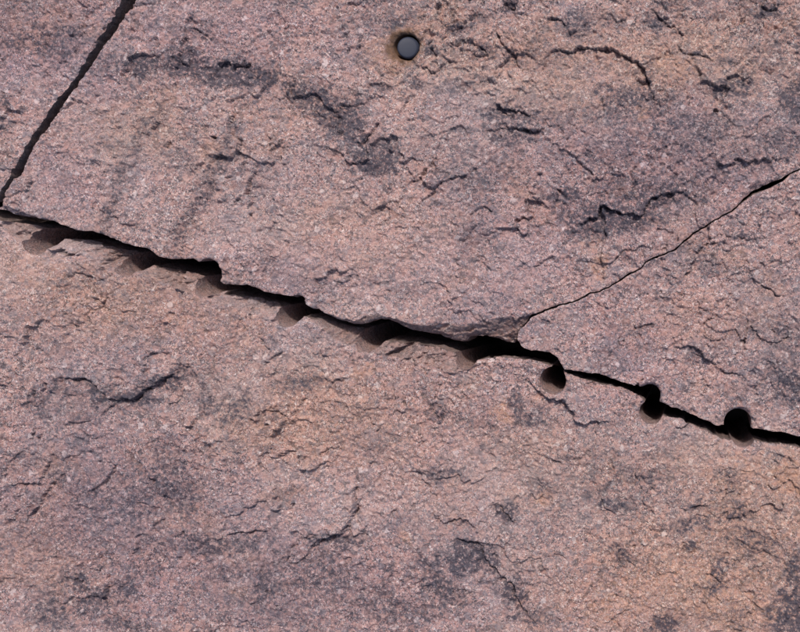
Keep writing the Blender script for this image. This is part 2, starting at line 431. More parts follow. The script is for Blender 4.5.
crk = np.zeros(X.shape)
jx = X + fbm(X / 10, Y / 10, 3, 81) * 3.6 + perlin(X / 2.8, Y / 2.8, 83) * 0.9
jy = Y + fbm(X / 10, Y / 10, 3, 91) * 3.6 + perlin(X / 2.8, Y / 2.8, 93) * 0.9
for pts, low, drop, reach, cdep in SC:
    reach *= 1.6
    cdep *= 1.2 if drop >= 4 else 0.75
    R = reach * 2.6
    P = np.array(pts, float)
    i0, i1 = np.searchsorted(ax, [P[:, 0].min() - R, P[:, 0].max() + R])
    j0, j1 = np.searchsorted(ay, [P[:, 1].min() - R, P[:, 1].max() + R])
    if i0 >= i1 or j0 >= j1:
        continue
    sl = (slice(j0, j1), slice(i0, i1))
    sx, sy = jx[sl], jy[sl]
    d2 = np.full(sx.shape, R * R)
    side = np.zeros(sx.shape)
    tt = np.zeros(sx.shape)
    L = np.hypot(*np.diff(P, axis=0).T)
    cum = np.concatenate([[0], np.cumsum(L)])
    for i in range(len(P) - 1):
        ex, ey = P[i + 1] - P[i]
        qx, qy = sx - P[i][0], sy - P[i][1]
        t = np.clip((qx * ex + qy * ey) / L[i] ** 2, 0, 1)
        dd = (qx - t * ex) ** 2 + (qy - t * ey) ** 2
        m = dd < d2
        d2[m] = dd[m]
        side[m] = np.sign(ex * qy - ey * qx)[m]
        tt[m] = ((cum[i] + t * L[i]) / cum[-1])[m]
    d = np.sqrt(d2)
    tap = np.clip(np.minimum(tt, 1 - tt) * 6, 0, 1) * np.clip(0.75 + 0.75 * perlin(sx / 9, sy / 9, 97), 0.12, 1.4)
    sd = side * low
    fall = np.exp(-d / (reach * 0.45)) * np.clip(1 - d / R, 0, 1)
    H[sl] += np.where(sd > 0, -1.75 * drop * fall, 0.35 * drop * fall) * tap
    w = (0.62 + 0.09 * cdep) * (1 + 0.7 * perlin(sx / 6, sy / 6, 98))
    H[sl] -= 1.15 * cdep * np.clip(1 - d / w, 0, 1) * tap
    crk[sl] = np.maximum(crk[sl], np.clip(1 - d / 2.0, 0, 1) * tap)

FLAKES = [[(704, 325), (709, 318), (717, 317), (727, 322), (728, 332), (724, 340), (712, 340), (704, 335)],
          [(329, 529), (337, 524), (346, 518), (348, 527), (342, 534), (332, 537)],
          [(353, 494), (356, 505), (350, 512), (344, 507), (347, 498)],
          [(286, 565), (287, 555), (292, 548), (300, 540), (313, 535), (322, 537), (312, 545), (306, 556), (297, 563)],
          [(165, 393), (172, 388), (180, 387), (181, 395), (177, 402), (168, 404)],
          [(750, 325), (765, 318), (785, 322), (790, 335), (778, 343), (762, 340)]]
FL_MASK = []
for pts in FLAKES:
    d, _, _ = poly_field(pts + pts[:1], 12, jx, jy)
    ins = np.where(inside(pts), -d, d) + perlin(X / 4, Y / 4, 99) * 0.8
    H += sstep(0.6, -0.8, ins) * 2.0 - 1.2 * np.clip(1 - np.abs(ins - 0.8) / 1.3, 0, 1)
    FL_MASK.append(ins < 0)

# stains: (x, y, rx, ry, amount)
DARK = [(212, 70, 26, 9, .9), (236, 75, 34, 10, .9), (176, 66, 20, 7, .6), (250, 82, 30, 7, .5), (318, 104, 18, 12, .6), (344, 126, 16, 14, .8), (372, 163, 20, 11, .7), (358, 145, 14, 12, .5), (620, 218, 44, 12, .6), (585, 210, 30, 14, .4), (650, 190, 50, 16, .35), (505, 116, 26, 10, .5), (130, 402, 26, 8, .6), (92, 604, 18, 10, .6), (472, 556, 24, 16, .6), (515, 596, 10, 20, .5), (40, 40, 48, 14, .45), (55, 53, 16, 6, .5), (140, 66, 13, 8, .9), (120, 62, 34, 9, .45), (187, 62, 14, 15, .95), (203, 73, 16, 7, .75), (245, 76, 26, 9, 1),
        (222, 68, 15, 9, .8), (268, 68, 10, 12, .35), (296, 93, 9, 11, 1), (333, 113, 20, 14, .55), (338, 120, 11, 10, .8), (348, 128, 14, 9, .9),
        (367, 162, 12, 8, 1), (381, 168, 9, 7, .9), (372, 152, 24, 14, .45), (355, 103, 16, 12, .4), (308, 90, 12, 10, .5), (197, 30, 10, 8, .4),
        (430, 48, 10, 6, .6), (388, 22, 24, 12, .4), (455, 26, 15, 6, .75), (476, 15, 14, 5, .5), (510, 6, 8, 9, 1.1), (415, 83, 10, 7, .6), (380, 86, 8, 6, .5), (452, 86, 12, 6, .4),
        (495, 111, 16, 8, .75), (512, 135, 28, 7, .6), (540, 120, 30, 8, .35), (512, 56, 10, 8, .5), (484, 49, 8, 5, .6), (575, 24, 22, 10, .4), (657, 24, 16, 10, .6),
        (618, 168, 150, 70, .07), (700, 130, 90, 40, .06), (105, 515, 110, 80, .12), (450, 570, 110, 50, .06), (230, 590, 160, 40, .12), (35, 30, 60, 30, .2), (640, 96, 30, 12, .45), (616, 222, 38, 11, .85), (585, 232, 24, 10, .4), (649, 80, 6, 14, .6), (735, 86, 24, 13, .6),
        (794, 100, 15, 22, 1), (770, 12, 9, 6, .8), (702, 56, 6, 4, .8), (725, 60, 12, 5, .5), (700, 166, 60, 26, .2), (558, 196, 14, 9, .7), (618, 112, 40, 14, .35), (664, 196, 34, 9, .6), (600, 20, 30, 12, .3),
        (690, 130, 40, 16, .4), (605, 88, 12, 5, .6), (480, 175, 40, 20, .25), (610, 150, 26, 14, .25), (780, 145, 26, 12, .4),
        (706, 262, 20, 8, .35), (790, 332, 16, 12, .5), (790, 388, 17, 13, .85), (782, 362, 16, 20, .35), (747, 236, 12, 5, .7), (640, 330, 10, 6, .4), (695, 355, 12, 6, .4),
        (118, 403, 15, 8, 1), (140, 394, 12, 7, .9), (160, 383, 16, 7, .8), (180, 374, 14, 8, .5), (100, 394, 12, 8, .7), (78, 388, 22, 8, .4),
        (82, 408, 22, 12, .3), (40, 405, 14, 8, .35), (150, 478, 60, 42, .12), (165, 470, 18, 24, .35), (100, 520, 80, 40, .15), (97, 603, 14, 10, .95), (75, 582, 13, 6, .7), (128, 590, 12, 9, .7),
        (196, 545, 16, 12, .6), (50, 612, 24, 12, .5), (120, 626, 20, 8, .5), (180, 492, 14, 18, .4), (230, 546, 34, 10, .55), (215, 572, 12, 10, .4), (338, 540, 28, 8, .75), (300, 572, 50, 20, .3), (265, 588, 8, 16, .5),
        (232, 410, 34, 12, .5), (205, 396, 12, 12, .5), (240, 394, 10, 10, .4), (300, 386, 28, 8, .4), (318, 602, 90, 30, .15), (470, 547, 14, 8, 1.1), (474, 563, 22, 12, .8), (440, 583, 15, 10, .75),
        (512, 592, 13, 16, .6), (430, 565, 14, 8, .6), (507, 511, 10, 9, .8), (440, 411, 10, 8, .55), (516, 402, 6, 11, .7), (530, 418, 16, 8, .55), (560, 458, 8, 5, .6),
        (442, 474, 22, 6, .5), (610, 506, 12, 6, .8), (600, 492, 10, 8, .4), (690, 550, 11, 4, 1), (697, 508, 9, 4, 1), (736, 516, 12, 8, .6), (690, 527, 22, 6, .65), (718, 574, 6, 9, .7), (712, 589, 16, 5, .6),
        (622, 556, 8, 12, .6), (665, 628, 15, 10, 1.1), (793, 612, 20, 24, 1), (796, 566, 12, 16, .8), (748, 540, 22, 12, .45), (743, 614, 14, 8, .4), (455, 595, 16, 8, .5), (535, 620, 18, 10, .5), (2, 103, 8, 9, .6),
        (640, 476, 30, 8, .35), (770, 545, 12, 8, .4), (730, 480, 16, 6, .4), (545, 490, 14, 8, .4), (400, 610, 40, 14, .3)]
WARM = [(690, 590, 130, 60, .45), (760, 505, 60, 45, .45), (330, 405, 130, 60, .2), (610, 60, 130, 30, .4), (120, 300, 120, 40, .3), (480, 470, 120, 40, .25), (388, 58, 16, 14, .8), (404, 34, 16, 10, .5), (372, 50, 10, 10, .5), (792, 478, 20, 16, 1.1), (745, 462, 16, 8, .6), (690, 595, 70, 26, .5), (310, 420, 80, 42, .35), (222, 330, 46, 22, .4),
        (130, 300, 80, 30, .3), (280, 112, 60, 24, .3), (366, 370, 12, 9, .8), (504, 410, 10, 11, .9), (672, 64, 24, 10, .6), (644, 110, 9, 9, .7), (600, 268, 9, 12, .9),
        (590, 246, 8, 8, .5), (125, 130, 50, 26, .35), (360, 235, 80, 40, .35), (705, 320, 70, 26, .35), (30, 560, 50, 34, .35), (30, 260, 40, 22, .45), (560, 100, 60, 20, .3), (215, 152, 12, 12, .6),
        (240, 590, 14, 8, .5), (408, 535, 6, 10, .7), (545, 497, 8, 5, .7), (700, 460, 40, 20, .35), (735, 610, 30, 20, .4), (455, 20, 10, 8, .4), (415, 24, 10, 8, .5), (165, 102, 16, 14, .5), (735, 255, 14, 10, .5), (600, 610, 30, 16, .4)]
STREAK = [([(146, 122), (132, 150), (122, 175), (113, 200), (104, 228)], 7, .5), ([(236, 128), (222, 160), (205, 190), (190, 214), (174, 242)], 6, .55),
          ([(160, 108), (150, 130)], 6, .35), ([(176, 28), (172, 50), (150, 70)], 8, .35), ([(470, 16), (455, 30)], 5, .5), ([(60, 470), (90, 500), (140, 505)], 14, .25)]


def blobs(lst, seed):
    out = np.zeros(X.shape)
    n1 = fbm(X / 13, Y / 13, 4, seed)
    n2 = fbm(X / 7, Y / 7, 3, seed + 31)
    bx = X + fbm(X / 22, Y / 22, 3, seed + 11) * 12
    by = Y + fbm(X / 22, Y / 22, 3, seed + 21) * 12
    for x, y, rx, ry, a in lst:
        i0, i1 = np.searchsorted(ax, [x - rx * 2.6 - 12, x + rx * 2.6 + 12])
        j0, j1 = np.searchsorted(ay, [y - ry * 2.6 - 12, y + ry * 2.6 + 12])
        sl = (slice(j0, j1), slice(i0, i1))
        q = np.hypot((bx[sl] - x) / rx, (by[sl] - y) / ry)
        v = a * np.clip(sstep(1.55, 0.45, q + 0.55 * n2[sl]) * (1.1 + 1.3 * n1[sl]), 0, 1)
        out[sl] = 1 - (1 - out[sl]) * (1 - np.clip(v, 0, 1))
    return out


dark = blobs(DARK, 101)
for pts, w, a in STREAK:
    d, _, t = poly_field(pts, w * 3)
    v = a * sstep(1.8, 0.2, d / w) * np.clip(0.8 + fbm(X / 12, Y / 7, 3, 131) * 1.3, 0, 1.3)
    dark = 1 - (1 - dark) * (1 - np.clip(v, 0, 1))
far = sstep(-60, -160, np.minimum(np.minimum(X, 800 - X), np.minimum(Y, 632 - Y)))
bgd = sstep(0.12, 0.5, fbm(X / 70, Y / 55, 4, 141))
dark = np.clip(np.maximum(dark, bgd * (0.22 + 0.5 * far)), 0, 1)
warm = blobs(WARM, 151)
warm = np.clip(np.maximum(warm, 0.4 * sstep(0.1, 0.5, fbm(X / 80, Y / 60, 4, 161))), 0, 1)


def wash(lst, seed):
    nx_, ny_ = X + fbm(X / 60, Y / 60, 4, seed) * 60, Y + fbm(X / 60, Y / 60, 4, seed + 5) * 60
    out = np.zeros(X.shape)
    for x, y, rx, ry, a in lst:
        out += a * np.exp(-((nx_ - x) / rx) ** 2 - ((ny_ - y) / ry) ** 2)
    return np.clip(out + 0.25 * fbm(X / 45, Y / 45, 4, seed + 9), 0, 1)


violet = wash([(30, 40, 90, 60, .9), (230, 30, 120, 40, .7), (60, 180, 60, 50, .6), (640, 170, 130, 60, .7), (90, 520, 140, 100, .7), (330, 590, 160, 60, .5),
               (300, 260, 120, 40, .5), (520, 270, 90, 60, .5), (180, 340, 60, 30, .3), (650, 350, 60, 50, .5), (420, 420, 70, 50, .4)], 311)
tan = wash([(720, 560, 130, 90, 1.0), (770, 480, 60, 50, .9), (620, 60, 160, 40, .8), (420, 60, 60, 40, .7), (310, 410, 140, 50, .7), (130, 290, 110, 40, .5), (140, 140, 70, 40, .5),
            (560, 470, 90, 60, .5), (760, 40, 80, 50, .5), (330, 230, 70, 40, .4), (30, 580, 60, 50, .4)], 331)
pale = wash([(40, 255, 50, 30, .7), (225, 405, 30, 30, .5), (330, 500, 80, 40, .5), (400, 270, 120, 50, .5), (230, 250, 80, 40, .4), (480, 470, 60, 60, .4), (330, 350, 50, 30, .4),
             (120, 150, 80, 60, .3), (480, 90, 80, 40, .4), (690, 440, 60, 30, .4), (520, 560, 40, 60, .4)], 351)
pd = np.hypot(X - 402.5, Y - 45.5)
rust = np.clip(sstep(23, 13.5, pd + fbm(X / 5, Y / 5, 3, 171) * 6), 0, 1)

# ------------------------------------------------------------------ broken edges and hole mouths
def lerp_tab(tab, k):
    a = np.array([t[0] for t in tab], float)
    return np.interp(X, a, np.array([t[k] for t in tab], float))


H_B, H_T = H.copy(), H.copy()
lipx = np.array([p[0] for p in B_LIP])
o = np.argsort(lipx)
yl = np.interp(X, lipx[o], np.array([p[1] for p in B_LIP])[o])
bb = np.interp(X, lipx[o], np.array([t[3] for t in B_TAB], float)[o])
yb = lerp_tab(B_TAB, 1) + fbm(X / 15, Y / 15, 3, 181) * 5 * np.clip(bb / 12, 0, 1)
yb = np.maximum(yb, yl + 1.5)
fr = np.clip((yb - Y) / (yb - yl), 0, 1.3)
lam = fbm((X - Y * 0.2) / 22, (Y + X * 0.30) / 5.0, 3, 185)          # broken in thin layers along the split
stp = fr * 3.2 + 0.5 * lam
stp = (np.floor(stp) + sstep(0.55, 1.0, stp - np.floor(stp))) / 3.2
frs = np.where(bb > 6, 0.55 * fr + 0.45 * np.clip(stp, 0, 1.3) * (fr > 0), fr)
spall_B = sstep(0.0, 0.12, fr) * np.clip(bb / 8, 0, 1)
base_B = fbm(X / 240, Y / 240, 3, 1) * 9
kx, ky = X + fbm(X / 12, Y / 12, 3, 291) * 7, Y + fbm(X / 12, Y / 12, 3, 301) * 7
k1, _ = facets((kx - ky * .3) / 30, (ky + kx * .28) / 11, 21, 1.9)
k2, _ = facets((kx - ky * .2) / 12, (ky + kx * .4) / 7, 22, 2.0)
chips = k1 * 11 + k2 * 4.6 + perlin(X / 3.5, Y / 3.5, 303) * 0.9 + perlin(X / 1.9, Y / 1.9, 305) * 0.5
H_B = H_B * (1 - 0.55 * spall_B) - bb * frs + lam * 1.2 * spall_B + chips * spall_B - 3.0 * sstep(0.0, 0.10, fr) * np.clip(bb / 9, 0, 1)

T_TOPL = [(-50, 190), (2, 203), (6, 205), (13, 206.5), (22, 210), (29, 212.5), (34, 215), (40, 218), (300, 296), (330, 314.5), (345, 319), (355, 320.5), (361, 318.5), (367, 315),
          (378, 313.5), (388, 316), (398, 319), (408, 323), (420, 325), (430, 324.5), (440, 323), (450, 323), (460, 324.5), (470, 324.5),
          (485, 320), (500, 317), (513, 315.5), (525, 314.5), (535, 313)]
tx = np.array([p[0] for p in T_TOPL])
yt = np.interp(X, tx, np.array([p[1] for p in T_TOPL])) + perlin(X / 7, Y / 7, 191) * 1.0
tl = [deep(p, p[2]) for p in T_EDGE]
lx = np.maximum.accumulate(np.array([p[0] for p in tl]))
yr = np.interp(X, lx, np.array([p[1] for p in tl]))
bt = np.interp(X, lx, np.array([p[2] for p in T_EDGE], float))
bt = np.where((X > 536) | (X < -5), 0, bt)
yr = np.maximum(yr, yt + 1.5)
ft = np.clip((Y - yt) / (yr - yt), 0, 1.3)
spall_T = np.where(bt > 1, sstep(0.0, 0.15, ft), 0) * np.clip(bt / 5, 0, 1)
H_T = H_T * (1 - 0.5 * spall_T) - bt * ft + spall_T * (lam * 0.8 + chips * 0.3)
# little chip along the hairline split
cd, cs, ct = poly_field([(738, 204), (745, 197), (753, 190.5), (765, 185), (775, 180.5), (784, 177)], 8)
H_T -= np.where(ct > 0, np.clip(1 - cd / 6, 0, 1) * 5 * np.sin(np.clip(ct, 0, 1) * np.pi), 0)


def mouth(Hh, holes, w=3.2, k=0.75):
    for x, y, r in holes:
        d = np.hypot(X - x, Y - y) - r + edge_n * 0.5
        Hh = Hh - np.clip(w - d, 0, w) ** 2 / w * k * (d < w)
    return Hh


H_B = mouth(H_B, B_HOLES[6:])
H_R = mouth(H.copy(), R_HOLES, 4.2, 0.9)
H_T = mouth(mouth(H_T, T_HOLES, 2, 0.5), [PIN_HOLE], 3.0, 0.8)


def rim(Hh, phi, w=2.0, k=0.5):
    return Hh - np.clip(phi + w, 0, w) ** 2 / w * k


H_B, H_R, H_T, H_TL = rim(H_B, phi_B, 2.0, 0.5 * (1 - spall_B)), rim(H_R, phi_R, 1.3, 0.4), rim(H_T, phi_T), rim(H.copy(), phi_TL)
fresh_B = np.clip(spall_B, 0, 1)
fresh_T = np.clip(spall_T, 0, 1)
zero = np.zeros(X.shape)
# brownish stone of the broken edges, with facet shade painted in: the deeper facets of the lower block, all of the upper one
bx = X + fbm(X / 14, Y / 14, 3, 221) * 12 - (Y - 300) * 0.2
brown_shade = np.interp(bx, [15, 25, 42, 55, 100, 112, 140, 150, 162, 205, 218, 268, 285, 300, 315, 340, 370, 395, 450, 462, 520],
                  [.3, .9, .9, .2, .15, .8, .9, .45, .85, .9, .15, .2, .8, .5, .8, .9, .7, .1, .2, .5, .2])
brown_shade = np.clip(brown_shade + 0.5 * fbm(X / 10, Y / 6, 3, 231), 0, 1)
brown_shade = np.maximum(brown_shade * (spall_B > 0), np.clip(0.8 + 0.6 * fbm(X / 9, Y / 6, 3, 241), 0, 1) * (spall_T > 0))

# ------------------------------------------------------------------ materials
def nodes_of(name):
    m = bpy.data.materials.new(name)
    m.use_nodes = True
    nt = m.node_tree
    nt.nodes.clear()
    out = nt.nodes.new('ShaderNodeOutputMaterial')
    bs = nt.nodes.new('ShaderNodeBsdfPrincipled')
    nt.links.new(bs.outputs[0], out.inputs[0])
    return m, nt, bs


def granite(name, film, tint, face=True, edge=False):
    m, nt, bs = nodes_of(name)
    N, Lk = nt.nodes.new, nt.links.new

    def math_(op, a, b=None, clamp=False):
        n = N('ShaderNodeMath')
        n.operation = op
        n.use_clamp = clamp
        for i, v in enumerate((a, b)):
            if v is None:
                continue
            if isinstance(v, (int, float)):
                n.inputs[i].default_value = v
            else:
                Lk(v, n.inputs[i])
        return n.outputs[0]

    def mix(f, a, b, mode='MIX'):
        n = N('ShaderNodeMix')
        n.data_type = 'RGBA'
        n.blend_type = mode
        n.clamp_factor = True
        for sock, v in ((n.inputs['Factor'], f), (n.inputs[6], a), (n.inputs[7], b)):
            if isinstance(v, (int, float)):
                sock.default_value = v
            elif isinstance(v, tuple):
                sock.default_value = (*v, 1)
            else:
                Lk(v, sock)
        return n.outputs[2]

    def ramp(src, stops, mode='LINEAR'):
        n = N('ShaderNodeValToRGB')
        n.color_ramp.interpolation = mode
        e = n.color_ramp.elements
        while len(e) < len(stops):
            e.new(0.5)
        for el, (p, c) in zip(e, stops):
            el.position = p
            el.color = (*c, 1) if isinstance(c, tuple) else (c, c, c, 1)
        Lk(src, n.inputs[0])
        return n.outputs[0]

    def noise(scale, detail=3, rough=0.55, vec=None):
        n = N('ShaderNodeTexNoise')
        n.inputs['Scale'].default_value = scale
        n.inputs['Detail'].default_value = detail
        n.inputs['Roughness'].default_value = rough
        Lk(vec if vec is not None else tc.outputs['Object'], n.inputs['Vector'])
        return n

    tc = N('ShaderNodeTexCoord')
    wob = noise(330, 2)
    sub = N('ShaderNodeVectorMath')
    sub.operation = 'SUBTRACT'
    Lk(wob.outputs['Color'], sub.inputs[0])
    sub.inputs[1].default_value = (.5, .5, .5)
    sc_ = N('ShaderNodeVectorMath')
    sc_.operation = 'SCALE'
    Lk(sub.outputs[0], sc_.inputs[0])
    sc_.inputs['Scale'].default_value = 0.005
    add = N('ShaderNodeVectorMath')
    Lk(tc.outputs['Object'], add.inputs[0])
    Lk(sc_.outputs[0], add.inputs[1])

    def vor(scale):
        v = N('ShaderNodeTexVoronoi')
        v.inputs['Scale'].default_value = scale
        Lk(add.outputs[0], v.inputs['Vector'])
        s = N('ShaderNodeSeparateColor')
        Lk(v.outputs['Color'], s.inputs[0])
        return s.outputs[0], s.outputs[1]

    PAL = [(0.0, (.018, .016, .021)), (.15, (.100, .086, .100)), (.27, (.200, .162, .185)), (.42, (.305, .166, .148)),
           (.60, (.400, .230, .202)), (.78, (.470, .310, .278)), (.88, (.51, .40, .37)), (.97, (.64, .56, .54))]
    PAL3 = [(0.0, (.05, .045, .055)), (.25, (.16, .135, .15)), (.5, (.33, .19, .165)), (.8, (.42, .27, .235)), (.96, (.6, .5, .48))]
    a1, a2 = vor(390)
    b1, b2 = vor(800)
    c1, c2 = vor(170)
    g1 = ramp(a1, PAL, 'CONSTANT')
    g2 = ramp(b1, PAL, 'CONSTANT')
    g3 = ramp(c1, PAL3, 'CONSTANT')
    pick = ramp(noise(600, 1).outputs['Fac'], [(.46, 0.1), (.52, 0.9)])
    g = mix(pick, g1, g2)
    z1, z2 = vor(1300)
    g = mix(ramp(z1, [(.07, .85), (.11, 0.0)]), g, (.035, .03, .036))
    g = mix(ramp(z1, [(.93, 0.0), (.97, .7)]), g, (.62, .54, .51))
    g = mix(ramp(c2, [(.60, 0.0), (.8, 0.6)]), g, g3)
    big = noise(9, 4, 0.6).outputs['Fac']
    mid = noise(42, 4, 0.6).outputs['Fac']
    # patches richer in grey minerals, patches richer in pink feldspar
    g = mix(ramp(big, [(.42, 0.0), (.62, .40)]), g, mix(0.6, g, (.20, .172, .195)))
    g = mix(ramp(mid, [(.50, 0.0), (.72, .35)]), g, (.34, .20, .17))
    g = mix(ramp(mid, [(.28, .45), (.45, 0.0)]), g, (.13, .115, .13))
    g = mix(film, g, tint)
    if face:
        def attr(n):
            a = N('ShaderNodeAttribute')
            a.attribute_name = n
            return a.outputs['Fac']
        g = mix(math_('MULTIPLY', attr('pale'), 0.65), g, mix(0.5, (.50, .40, .385), g))
        g = mix(math_('MULTIPLY', attr('violet'), 0.4), g, mix(1.0, g, (.90, .78, .97), 'MULTIPLY'))
        g = mix(math_('MULTIPLY', attr('tan'), 0.30), g, mix(1.0, g, (1.08, 1.0, .72), 'MULTIPLY'))
        w_ = attr('warm')
        fine = noise(190, 4, 0.7).outputs['Fac']
        g = mix(math_('MULTIPLY', math_('MULTIPLY', w_, 0.9), ramp(fine, [(.35, .15), (.62, 1.0)])), g, mix(0.5, g, (.47, .235, .12)))
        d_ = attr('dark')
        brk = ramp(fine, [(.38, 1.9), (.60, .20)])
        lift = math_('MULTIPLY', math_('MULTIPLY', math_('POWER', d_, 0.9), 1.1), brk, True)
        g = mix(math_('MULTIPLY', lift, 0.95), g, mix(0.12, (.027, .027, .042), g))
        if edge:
            e_ = attr('brown_shade')  # brownish rock plus the facets' shade, painted into the base colour
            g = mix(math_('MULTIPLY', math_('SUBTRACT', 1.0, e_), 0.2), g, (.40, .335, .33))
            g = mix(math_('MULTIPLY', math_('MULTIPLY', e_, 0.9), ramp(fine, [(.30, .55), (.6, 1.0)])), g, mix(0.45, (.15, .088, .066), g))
        r_ = attr('rust')
        g = mix(math_('MULTIPLY', r_, .9), g, mix(fine, (.05, .03, .02), (.17, .085, .04)))
    Lk(g, bs.inputs['Base Color'])
    rg = ramp(a2, [(0.0, .42), (.15, .62), (.5, .85)])
    Lk(rg, bs.inputs['Roughness'])
    bs.inputs['Specular IOR Level'].default_value = 0.35
    h1 = noise(420, 5, 0.7).outputs['Fac']
    bump = N('ShaderNodeBump')
    bump.inputs['Strength'].default_value = 0.95
    bump.inputs['Distance'].default_value = 0.0016
    Lk(math_('ADD', h1, math_('MULTIPLY', a2, 0.25)), bump.inputs['Height'])
    Lk(bump.outputs[0], bs.inputs['Normal'])
    return m


M_FACE = granite('weathered_granite', 0.0, (.27, .215, .215))
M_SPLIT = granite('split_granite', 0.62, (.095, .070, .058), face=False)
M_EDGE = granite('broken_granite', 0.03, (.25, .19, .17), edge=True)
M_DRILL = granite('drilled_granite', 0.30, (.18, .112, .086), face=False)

M_STEEL, nt, bs = nodes_of('dark_steel')
bs.inputs['Metallic'].default_value = 0.0
bs.inputs['Specular IOR Level'].default_value = 0.10
nz = nt.nodes.new('ShaderNodeTexNoise')
nz.inputs['Scale'].default_value = 320
nz.inputs['Detail'].default_value = 5
cr = nt.nodes.new('ShaderNodeValToRGB')
cr.color_ramp.elements[0].position = 0.35
cr.color_ramp.elements[0].color = (.024, .027, .040, 1)
cr.color_ramp.elements[1].position = 0.7
cr.color_ramp.elements[1].color = (.036, .041, .060, 1)
nt.links.new(nz.outputs['Fac'], cr.inputs[0])
nt.links.new(cr.outputs[0], bs.inputs['Base Color'])
rr = nt.nodes.new('ShaderNodeMapRange')
rr.inputs['To Min'].default_value = .38
rr.inputs['To Max'].default_value = .5
nt.links.new(nz.outputs['Fac'], rr.inputs['Value'])
nt.links.new(rr.outputs[0], bs.inputs['Roughness'])
bp = nt.nodes.new('ShaderNodeBump')
bp.inputs['Strength'].default_value = .08
bp.inputs['Distance'].default_value = .0006
nt.links.new(nz.outputs['Fac'], bp.inputs['Height'])
nt.links.new(bp.outputs[0], bs.inputs['Normal'])

M_RUST, nt, bs = nodes_of('rusty_steel')
nz = nt.nodes.new('ShaderNodeTexNoise')
nz.inputs['Scale'].default_value = 250
cr = nt.nodes.new('ShaderNodeValToRGB')
cr.color_ramp.elements[0].color = (.03, .018, .012, 1)
cr.color_ramp.elements[1].color = (.13, .055, .025, 1)
nt.links.new(nz.outputs['Fac'], cr.inputs[0])
nt.links.new(cr.outputs[0], bs.inputs['Base Color'])
bs.inputs['Roughness'].default_value = .85

M_OXIDE = M_RUST.copy()
M_OXIDE.name = 'rust_stained_stone'
M_OXIDE.node_tree.nodes['Color Ramp'].color_ramp.elements[0].color = (.06, .035, .022, 1)
M_OXIDE.node_tree.nodes['Color Ramp'].color_ramp.elements[1].color = (.24, .125, .07, 1)

M_SOIL, nt, bs = nodes_of('quarry_soil')
nz = nt.nodes.new('ShaderNodeTexNoise')
nz.inputs['Scale'].default_value = 60
nz.inputs['Detail'].default_value = 8
cr = nt.nodes.new('ShaderNodeValToRGB')
cr.color_ramp.elements[0].color = (.05, .04, .035, 1)
cr.color_ramp.elements[1].color = (.16, .13, .11, 1)
nt.links.new(nz.outputs['Fac'], cr.inputs[0])
nt.links.new(cr.outputs[0], bs.inputs['Base Color'])
bs.inputs['Roughness'].default_value = .95


# ------------------------------------------------------------------ mesh writing
def make_mesh(name, V, F, mat, parent, attrs=None):
    me = bpy.data.meshes.new(name)
    me.vertices.add(len(V))
    me.vertices.foreach_set('co', np.ascontiguousarray(V, np.float32).ravel())
    me.loops.add(F.size)
    me.polygons.add(len(F))
    me.loops.foreach_set('vertex_index', np.ascontiguousarray(F, np.int32).ravel())
    me.polygons.foreach_set('loop_start', np.arange(0, F.size, 4, dtype=np.int32))
    me.polygons.foreach_set('use_smooth', np.ones(len(F), bool))
    for k, v in (attrs or {}).items():
        a = me.attributes.new(k, 'FLOAT', 'POINT')
        a.data.foreach_set('value', np.ascontiguousarray(v, np.float32))
    me.materials.append(mat)
    me.update(calc_edges=True)
    ob = bpy.data.objects.new(name, me)
    col.objects.link(ob)
    if parent:
        ob.parent = parent
    return ob


def thing(name, label, cat, loc, group=None):
    e = bpy.data.objects.new(name, None)
    e.empty_display_size = 0.1
    e.location = loc
    e['label'] = label
    e['category'] = cat
    if group:
        e['group'] = group
    col.objects.link(e)
    return e


def to_world(u, v, h):
    return np.stack([(u - h * DX - CX) * S, -(v - h * DY - CY) * S, h * S], -1)


def compact(F, *arrs):
    used, inv = np.unique(F, return_inverse=True)
    return inv.reshape(F.shape), [a[used] for a in arrs]


DEPTH = 205.0
RINGS = np.concatenate([np.arange(0, 8, 1.2), np.arange(8, 44, 2.0), np.array([47, 52, 60, 70, 84, 102, 125, 150, 178, DEPTH])])
IDX = np.arange(NY * NX).reshape(NY, NX)


